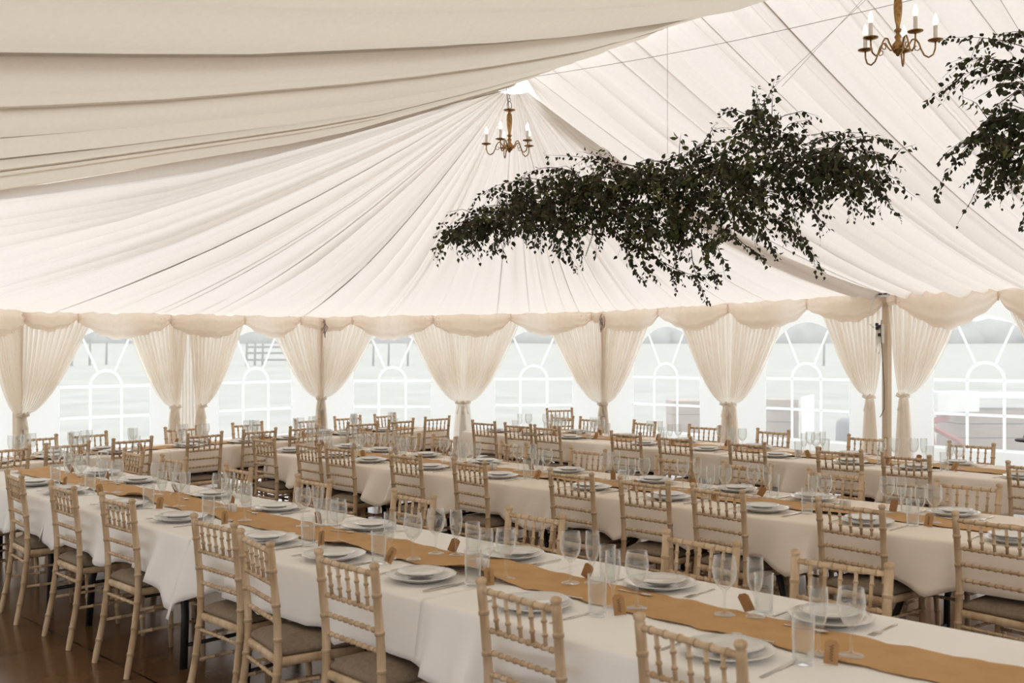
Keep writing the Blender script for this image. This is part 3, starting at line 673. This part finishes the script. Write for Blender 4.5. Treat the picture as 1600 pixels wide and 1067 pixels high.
def cutlery(kind):
    m = MB()
    if kind == 'dinner_knife':
        m.extr([(-.006,-.105),(.006,-.105),(.0055,-.02),(.009,.0),(.0095,.07),(.004,.105),(-.005,.11),(-.006,.0),(-.005,-.02)], .0, .003)
    elif kind == 'dinner_fork':
        m.extr([(-.005,-.095),(.005,-.095),(.003,.02),(.012,.045),(.012,.06),(-.012,.06),(-.012,.045),(-.003,.02)], .001, .0035)
        for k in range(4): x = -.0102+.0068*k; m.extr([(x-.0014,.06),(x+.0014,.06),(x+.0008,.1),(x-.0008,.1)], .001, .0035)
    else:
        m.extr([(-.0045,-.085),(.0045,-.085),(.0025,.02),(-.0025,.02)], .001, .0035)
        rows = []
        for r in (0,.5,.8,1.0): rows.append([(.015*r*math.cos(a), .045+.026*r*math.sin(a), .0015+.004*r*r) for a in [2*PI*k/16 for k in range(17)]])
        m.grid(rows)
    o = m.build(kind, M['steel']); tag(o, 'x', kind.split('_')[-1])
    return Proto(o)
KN, FK, SN = cutlery('dinner_knife'), cutlery('dinner_fork'), cutlery('dessert_spoon')
tg = MB()
W_, H_ = .021, .035      # card leaning back on the glass stem
poly = [(-W_,-H_),(W_,-H_),(W_,H_*.72),(W_*.55,H_),(-W_*.55,H_),(-W_,H_*.72)]
n6 = len(poly); tg.add([(x,-.0006,z) for x,z in poly]+[(x,.0006,z) for x,z in poly], [tuple(range(n6)), tuple(reversed(range(n6,2*n6)))] + [(i,(i+1)%n6,n6+(i+1)%n6,n6+i) for i in range(n6)], False)
tgo = tg.build('name_tag', M['tag']); tag(tgo, 'x', 'name tag')
sq = MB(); sq.tube([(.006*math.sin(k*1.35)+.002*math.sin(k*3.1), -.0012, -.026+k*.0019) for k in range(26)], .0007, 4); sq.build('handwriting', M['ink'], tgo)
tw = MB(); tw.tube([(0,0,H_*.8),(.004,.006,H_*1.1),(.0,.014,H_*1.25)], .0008, 4); tw.build('twine', M['string'], tgo)
TA = Proto(tgo)
rnd = random.Random(5); cnt = {}
def setting(t, side, k, s, far=False):
    sg = 1 if side == 'f' else -1; rz = math.atan2(t.n.y, t.n.x)-PI/2 + (0 if side == 'f' else PI)
    po = .20 if side == 'f' else t.w-.20
    if t is TH: po = .165 if side == 'f' else t.w-.165
    z = .7575; rz0 = (rz*.35 if side == 'f' else PI+(rz-PI)*.35) if t is not TH else rz
    wh = f'at {ORD[k]} place from left, {SIDE[side]} of the {t.name}'; gp = f'on the {SIDE[side]} of the {t.name}'
    def L(u, v): q = t.P(s + sg*u, po + sg*v); return q
    J = lambda a=.012: rnd.uniform(-a, a)
    q = L(J(), J()); PL.put((q.x, q.y, z), 0, f'white dinner plate {wh}', 'dinner plates ' + gp)
    q = L(J(.02)-.005, J(.015)); SP.put((q.x, q.y, z+.0185), 0, f'small side plate stacked {wh}', 'side plates ' + gp)
    ru = .4 if t is TH else 1
    q = L(.185+J(.008), -.02); KN.put((q.x, q.y, z), rz+J(.06), f'steel knife {wh}', 'knives ' + gp)
    q = L(-.180+J(.008), -.01); FK.put((q.x, q.y, z), rz+J(.06), f'steel fork {wh}', 'forks ' + gp)
    q = L(-.02+J(.02), .185 if t is not TH else .16); SN.put((q.x, q.y, z+.006), rz+PI/2+J(.25), f'steel spoon {wh}', 'spoons ' + gp)
    c = .62 if t is TH else 1
    gz = z + .006
    a, b_ = .215+J(.02), .075*c+J(); q = L(a, b_); TG.put((q.x, q.y, z+.001), 0, f'empty clear tumbler {wh}', 'tumblers ' + gp)
    a2, b2 = .205+J(.02), .155*c+J(); q = L(a2, b2+.012); FG.put((q.x, q.y, gz), 0, f'empty champagne flute {wh}', 'flutes ' + gp)
    a3, b3 = .262+J(.025), .225*c+J(); q = L(a3+.01, b3); WG.put((q.x, q.y, gz), 0, f'empty wine glass {wh}', 'wine glasses ' + gp)
    q = L(a2+.066, b2-.035); TA.put((q.x, q.y, gz+.031), 0, f'brown name tag {wh}', 'name tags ' + gp, rot=(-.3+J(.1), J(.5), rz0+J(.4)))
def settings(t, side, pxs):
    po = .20 if side == 'f' else t.w-.20
    for k, px in enumerate(pxs): setting(t, side, k, t.s_of_px(px, po))
settings(T1, 'f', [51, 100, 189, 280, 418, 522, 654, 837, 1139])
settings(T1, 'b', [159, 217, 330, 434, 577, 804, 1031, 1300])
settings(T2, 'f', [455, 520, 581, 672, 781, 923, 1048, 1196, 1357, 1584])
settings(T2, 'b', [543, 595, 663, 759, 884, 1023, 1150, 1269, 1489])
settings(T3, 'f', [777, 828, 890, 1005, 1103, 1210, 1329, 1428, 1600])
settings(T3, 'b', [902, 978, 1069, 1183, 1330, 1499])
for side in 'fb':
    xs = sorted(TH.chairs[side])
    for k, s in enumerate(xs):
        if .2 < s < TH.nt*TH.L1-.25: setting(TH, side, k, s)
# salt and pepper pots
pt_ = MB(); pr = [(0,0),(.014,0),(.0155,.002),(.0155,.042),(.0135,.046),(0,.0465)]
pt_.lathe(pr, 4*4, sx=1.02, sy=.98); po_ = pt_.build('salt_pot', M['plate']); tag(po_, 'x', 'salt pot')
SA = Proto(po_)
for t, prs in ((T1, [(361,.55),(750,.5)]), (T2, [(768,.5),(1316,.6)]), (T3, [(903,.5),(1246,.45)]), (TH, [(275,.25)])):
    for k, (px, off) in enumerate(prs):
        s = t.s_of_px(px, off)
        for j, nm_ in enumerate(('salt','pepper')):
            P = t.P(s+.036*j, off); o = SA.put((P.x, P.y, .7625), 0, f'small white {nm_} pot, {"left" if j == 0 else "right"} of the {ORD[k]} pair on the {t.name}', 'white salt and pepper pots')
            if j: o.name = 'pepper_pot'; o['category'] = 'pepper pot'
# dark stand with a loaf at the right edge of the picture
cs = empty('cake_stand', (*at(1622,0,7.85).xy, .757)); tag(cs, 'dark round stand on a turned foot at the right picture edge', 'stand')
m = MB(); m.lathe([(0,.0),(.07,0),(.07,.01),(.02,.03),(.016,.12),(.03,.2),(.02,.235),(0,.236)], 18); m.build('foot', M['bread'], cs)
m = MB(); m.lathe([(0,.236),(.16,.236),(.162,.244),(.16,.25),(0,.25)], 28); m.build('tray', M['black'], cs)
lf = MB(); P = at(1622,0,7.85); lf.lathe([(0,0),(.085,.0),(.1,.02),(.09,.045),(.05,.062),(0,.066)], 16, (P.x, P.y, 1.008), 1.1, .8)
tag(lf.build('bread_loaf', M['bread']), 'golden brown loaf on the dark stand at the right picture edge', 'bread')

# ---------------------------------------------------------------- chandeliers
def chandelier(P, phi, label, sc_=1.0):
    root = empty('chandelier', P); root.scale = (sc_,)*3; tag(root, label, 'chandelier', 'brass candle chandeliers')
    m = MB(); m.lathe([(0,-.02),(.012,-.012),(.016,.0),(.03,.01),(.042,.03),(.045,.05),(.038,.07),(.022,.085),(.016,.10),(.024,.115),(.024,.125),(.014,.135),(.014,.15),(.026,.16),(.026,.17),(.013,.18),(.014,.20),(.022,.235),(.028,.29),(.030,.34),(.026,.39),(.014,.41),(.02,.42),(.018,.43),(0,.432)], 16); m.build('column', M['brass'], root)
    m = MB(); m.lathe([(0,.428),(.03,.426),(.062,.436),(.066,.442),(.06,.444),(.02,.436),(0,.436)], 20); m.build('canopy_dish', M['brass'], root)
    m = MB(); m.tube([(.0,.0,.44),(.022,0,.47),(.022,0,.51),(0,0,.535),(-.022,0,.51),(-.022,0,.47),(0,0,.44)], .004, 6, False)
    z = .53; k = 0
    while z < .80:
        a = (k % 2)*PI/2; ca, sa = math.cos(a), math.sin(a)
        m.tube([(r*ca, r*sa, z+h_) for r, h_ in [(0,0),(.012,.008),(.012,.032),(0,.040),(-.012,.032),(-.012,.008),(0,0)]], .003, 5, False); z += .034; k += 1
    m.build('chain', M['black'], root)
    m = MB(); m.tube([(.0,.01,.44),(-.02,.0,.55),(-.03,0,.66),(-.012,0,.80)], .004, 5); m.build('flex', M['black'], root)
    for k in range(5):
        a = phi + k*2*PI/5; d = Vector((math.sin(a), -math.cos(a), 0))
        def Q(r, z): return (d.x*r, d.y*r, z)
        arm = MB(); pts = [(.03,.035),(.055,.035),(.075,.06),(.095,.095),(.12,.095),(.14,.065),(.155,.02),(.175,-.02),(.205,-.038),(.235,-.02),(.248,.02),(.250,.07)]
        sm = []
        for i in range(len(pts)-1):
            for f in (0,.5): sm.append((lerp(pts[i][0],pts[i+1][0],f), lerp(pts[i][1],pts[i+1][1],f)))
        sm.append(pts[-1]); arm.tube([Q(*p) for p in sm], .0062, 7)
        arm.tube([Q(.15,.03),Q(.135,.015),Q(.115,.02),Q(.112,.04),Q(.125,.048)], .004, 5)
        ao = arm.build('arm', M['brass'], root)
        c = Q(.25, 0); m = MB(); m.lathe([(0,.066),(.018,.068),(.05,.078),(.053,.084),(.048,.083),(.02,.078),(.017,.092),(0,.092)], 18, c); m.build('drip_pan', M['brass'], ao)
        m = MB(); m.lathe([(.0135,.085),(.0145,.12),(.0135,.15),(.0148,.175),(.0135,.185),(.010,.187),(0,.187)], 12, c); m.build('candle_tube', M['candle'], ao)
        m = MB(); m.lathe([(.009,.186),(.0165,.20),(.0175,.215),(.013,.24),(.006,.26),(0,.27)], 12, c); m.build('candle_bulb', M['bulb'], ao)
chandelier(at(796,236,11.0), math.radians(-22), 'brass five-arm chandelier with candle bulbs at the centre ridge end')
chandelier(at(1403,84,7.4), math.radians(6), 'brass five-arm chandelier with candle bulbs cut off by the top right edge', 1.02)
m = MB(); a, b_ = at(820,122,10.9), at(1475,-12,7.3); mid = [a.lerp(b_, k/8) - Vector((0,0,.05*math.sin(PI*k/8))) for k in range(9)]
m.tube(mid, .0025, 5); tag(m.build('wire', M['string']), 'long thin wire running from the ridge end to the right chandelier', 'wire', 'thin suspension wires')

# ---------------------------------------------------------------- hanging foliage
def leafy(name_label, sprigs, Zf, big, seed, wires, core, wlabels):
    rnd = random.Random(seed); root = empty('hanging_foliage'); tag(root, name_label, 'foliage', 'suspended foliage clouds')
    L1_, L2_, ST, FE = MB(), MB(), MB(), MB()
    def leaf(mb, p, d, size, wd=.42):
        d = d.normalized(); up = Vector((rnd.uniform(-1,1), rnd.uniform(-1,1), rnd.uniform(-1,1))); sd = d.cross(up)
        if sd.length < .05: return
        sd.normalize(); nn = d.cross(sd); cz = nn*size*.12
        P = [p, p+d*size*.22+sd*size*wd*.8+cz, p+d*size*.5+sd*size*wd*.85+cz, p+d*size-cz*.6, p+d*size*.5-sd*size*wd*.85+cz, p+d*size*.22-sd*size*wd*.8+cz, p+d*size*.45]
        mb.add(P, [(0,1,2,6),(6,2,3),(6,3,4),(0,6,4,5)])
    def sprig(path, nl, size, mb, wd=.42, r0=.0035, bare=.0):
        ST.tube(path, [lerp(r0, .0008, i/(len(path)-1)) for i in range(len(path))], 4)
        segs = len(path)-1
        for i in range(nl):
            f = bare + (1-bare)*(i+rnd.random())/nl; g_ = f*segs; k = min(segs-1, int(g_)); p = path[k].lerp(path[k+1], g_-k); t = (path[k+1]-path[k]).normalized()
            side = Vector((rnd.gauss(0,1), rnd.gauss(0,1), rnd.gauss(-.5,.8))); dv = (t*.5 + side.normalized()*.8 + Vector((0,0,-.35)))
            p2 = p + dv.normalized()*size*.35; leaf(mb, p2, dv, size*rnd.uniform(.6,1.15)*(1-.25*f), wd)
    def Zd(px): return interp(Zf[0], Zf[1], px)
    def curve(a, b, sag, n_=8, wob=.03):
        out = []; w1, w2 = rnd.uniform(-wob,wob), rnd.uniform(-wob,wob)
        for i in range(n_+1):
            f = i/n_; p = a.lerp(b, f); p.z += sag*4*f*(1-f); p.x += w1*math.sin(PI*f*2); p.y += w2*math.sin(PI*f*1.5); out.append(p)
        return out
    xs, tops, bots, dens = core
    count = big
    for _ in range(count):
        px = rnd.uniform(xs[0], xs[-1])
        if rnd.random() > interp(xs, dens, px): continue
        yt, yb = interp(xs, tops, px), interp(xs, bots, px); py = yt + 10 + (yb-yt-18)*rnd.betavariate(1.3,1.3); Z = Zd(px) + rnd.gauss(0,.22)
        p = at(px, py, Z); d = Vector((rnd.gauss(0,1), rnd.gauss(0,.8), rnd.gauss(-.35,.6))).normalized(); ln = rnd.uniform(.14,.32)
        q = p + d*ln; kind = rnd.random(); mid_ = abs(px-1090) < 120 and name_label.startswith('large')
        if kind < .66: sprig([p, p.lerp(q,.5)+Vector((0,0,.02)), q+Vector((0,0,-.04))], 10, .060, L1_)
        elif kind < .97: sprig([p, p.lerp(q,.5)+Vector((0,0,.02)), q+Vector((0,0,-.04))], 11, .062 if not mid_ else .078, L2_ if rnd.random() < (.8 if mid_ else .35) else L1_, .24)
        else:   # feathery frond
            n_ = 12
            for i in range(n_):
                b0 = p.lerp(q, i/n_); FE.tube([p.lerp(q, i/n_), p.lerp(q, (i+1)/n_)], .0012, 3, False)
                for sg in (-1, 1):
                    sd = d.cross(Vector((0,0,1))).normalized()*sg; e_ = b0 + sd*(.075*(1-i/n_)+.01) + d*.03; FE.tube([b0, e_], [.0022,.0008], 3, False)
                    m_ = b0.lerp(e_, .55); FE.tube([m_, m_ + d*.025 + Vector((0,0,.01))], .0012, 3, False)
    for (x0,y0,x1,y1,sag,nl) in sprigs:
        Z0, Z1 = Zd(x0)+rnd.gauss(0,.08), Zd(x1)+rnd.gauss(0,.12); a, b = at(x0,y0,Z0), at(x1,y1,Z1); path = curve(a, b, sag)
        sprig(path, int(nl*1.35), .050, L1_, .40, .004)
        for _ in range(max(1, nl//14)):
            f = rnd.uniform(.3,.85); i = int(f*8); p = path[i]; d = ((path[min(8,i+1)]-path[i]).normalized() + Vector((rnd.gauss(0,.5),rnd.gauss(0,.5),-.5))).normalized()
            sprig([p, p+d*.08, p+d*.17+Vector((0,0,-.03))], 7, .042, L1_, .4, .002)
    ST.build('twigs', M['stem'], root); L1_.build('birch_leaves', M['leaf'], root)
    if L2_.v: L2_.build('long_leaves', M['leaf2'], root)
    if FE.v: FE.build('fern_fronds', M['fern'], root)
    for (x0,y0,za,x1,y1,zb), lb in zip(wires, wlabels):
        m = MB(); m.tube([at(x0,y0,za), at(x1,y1,zb)], .0016, 4); tag(m.build('wire', M['string']), lb, 'wire', 'thin suspension wires')
core1 = ([690,700,750,800,850,900,950,1000,1050,1100,1150,1180,1210,1240,1280,1320,1360,1400],
         [370,350,322,290,262,258,243,238,226,215,188,140,150,190,205,212,216,245],
         [385,385,378,370,360,365,365,385,392,382,375,365,348,335,312,300,310,315],
         [.1,.2,.45,.8,1,1,1,1,1,1,1,.9,.75,.6,.34,.25,.2,.08])
tr1 = [(790,330,683,382,.10,34),(800,345,715,405,.06,26),(820,330,702,350,.10,34),(850,290,735,322,.12,40),(830,350,760,395,.05,20),(900,270,790,292,.10,34),(1000,262,850,243,.03,22),
 (880,340,900,425,.0,34),(860,345,880,405,0,26),(900,350,912,420,0,20),(960,360,1010,442,.0,40),(980,370,1030,440,0,40),(1000,380,1060,436,.0,36),(1060,390,1050,440,0,24),(1080,390,1106,474,-.05,26),(1090,380,1125,440,0,26),(1020,400,1130,425,-.08,36),
 (1150,370,1195,405,0,22),(1200,330,1287,432,.05,44),(1210,340,1270,400,.05,34),(1220,330,1250,380,0,26),(1190,360,1215,400,0,20),(1240,300,1295,360,.04,30),
 (1270,240,1410,262,.10,44),(1280,250,1408,346,.12,54),(1290,240,1385,310,.08,40),(1280,260,1395,292,.08,46),(1300,230,1390,222,.06,34),(1290,260,1340,330,.05,34),(1260,225,1365,212,.05,36),(1300,270,1360,345,.05,30),
 (1180,200,1212,122,.02,26),(1170,210,1142,170,.03,26),(1190,190,1180,135,0,26),(1230,200,1262,188,.02,16),(1100,220,1122,190,0,10),(950,250,925,232,0,8),(1250,290,1315,268,.04,40),(1255,270,1335,250,.04,40)]
leafy('large hanging cloud of dark birch twigs and greenery above the tables', tr1, ([690,1050,1400],[9.3,8.5,7.6]), 1250, 3,
      [(1043,-30,8.65,1043,240,8.6),(1400,-57,7.7,1222,135,8.2),(1400,-45,7.7,1205,140,8.2)], core1,
      ['vertical hair-thin wire holding the large foliage cloud','slanting wire up right from the peak of the large foliage cloud','shorter slanting wire left of the peak wire, large foliage cloud'])
core2 = ([1530,1560,1600,1650,1720,1800],[175,150,90,60,60,90],[250,270,290,310,310,280],[.12,.35,.6,.9,.9,.8])
tr2 = [(1640,90,1470,60,.05,40),(1620,110,1482,100,.06,30),(1660,130,1447,158,.18,60),(1620,150,1530,88,.05,26),(1650,120,1510,130,.06,34),(1640,180,1455,312,.20,74),(1620,210,1470,250,.10,52),(1600,220,1500,290,.08,44),(1590,235,1540,318,.04,44),(1600,240,1560,300,.02,30),
 (1580,230,1520,215,.05,36),(1560,250,1535,295,0,26),(1620,240,1600,355,.0,30),(1590,260,1575,300,0,20),(1640,70,1560,52,.04,36),(1640,100,1560,115,.03,36),(1620,190,1540,190,.05,40),(1560,245,1497,350,.03,8),(1640,200,1545,250,.05,40)]
leafy('smaller hanging foliage cut off by the right picture edge', tr2, ([1450,1600,1800],[6.6,6.2,5.8]), 230, 8,
      [(1545,-30,6.2,1600,60,6.2)], core2, ['hair-thin wire above the foliage at the right picture edge'])
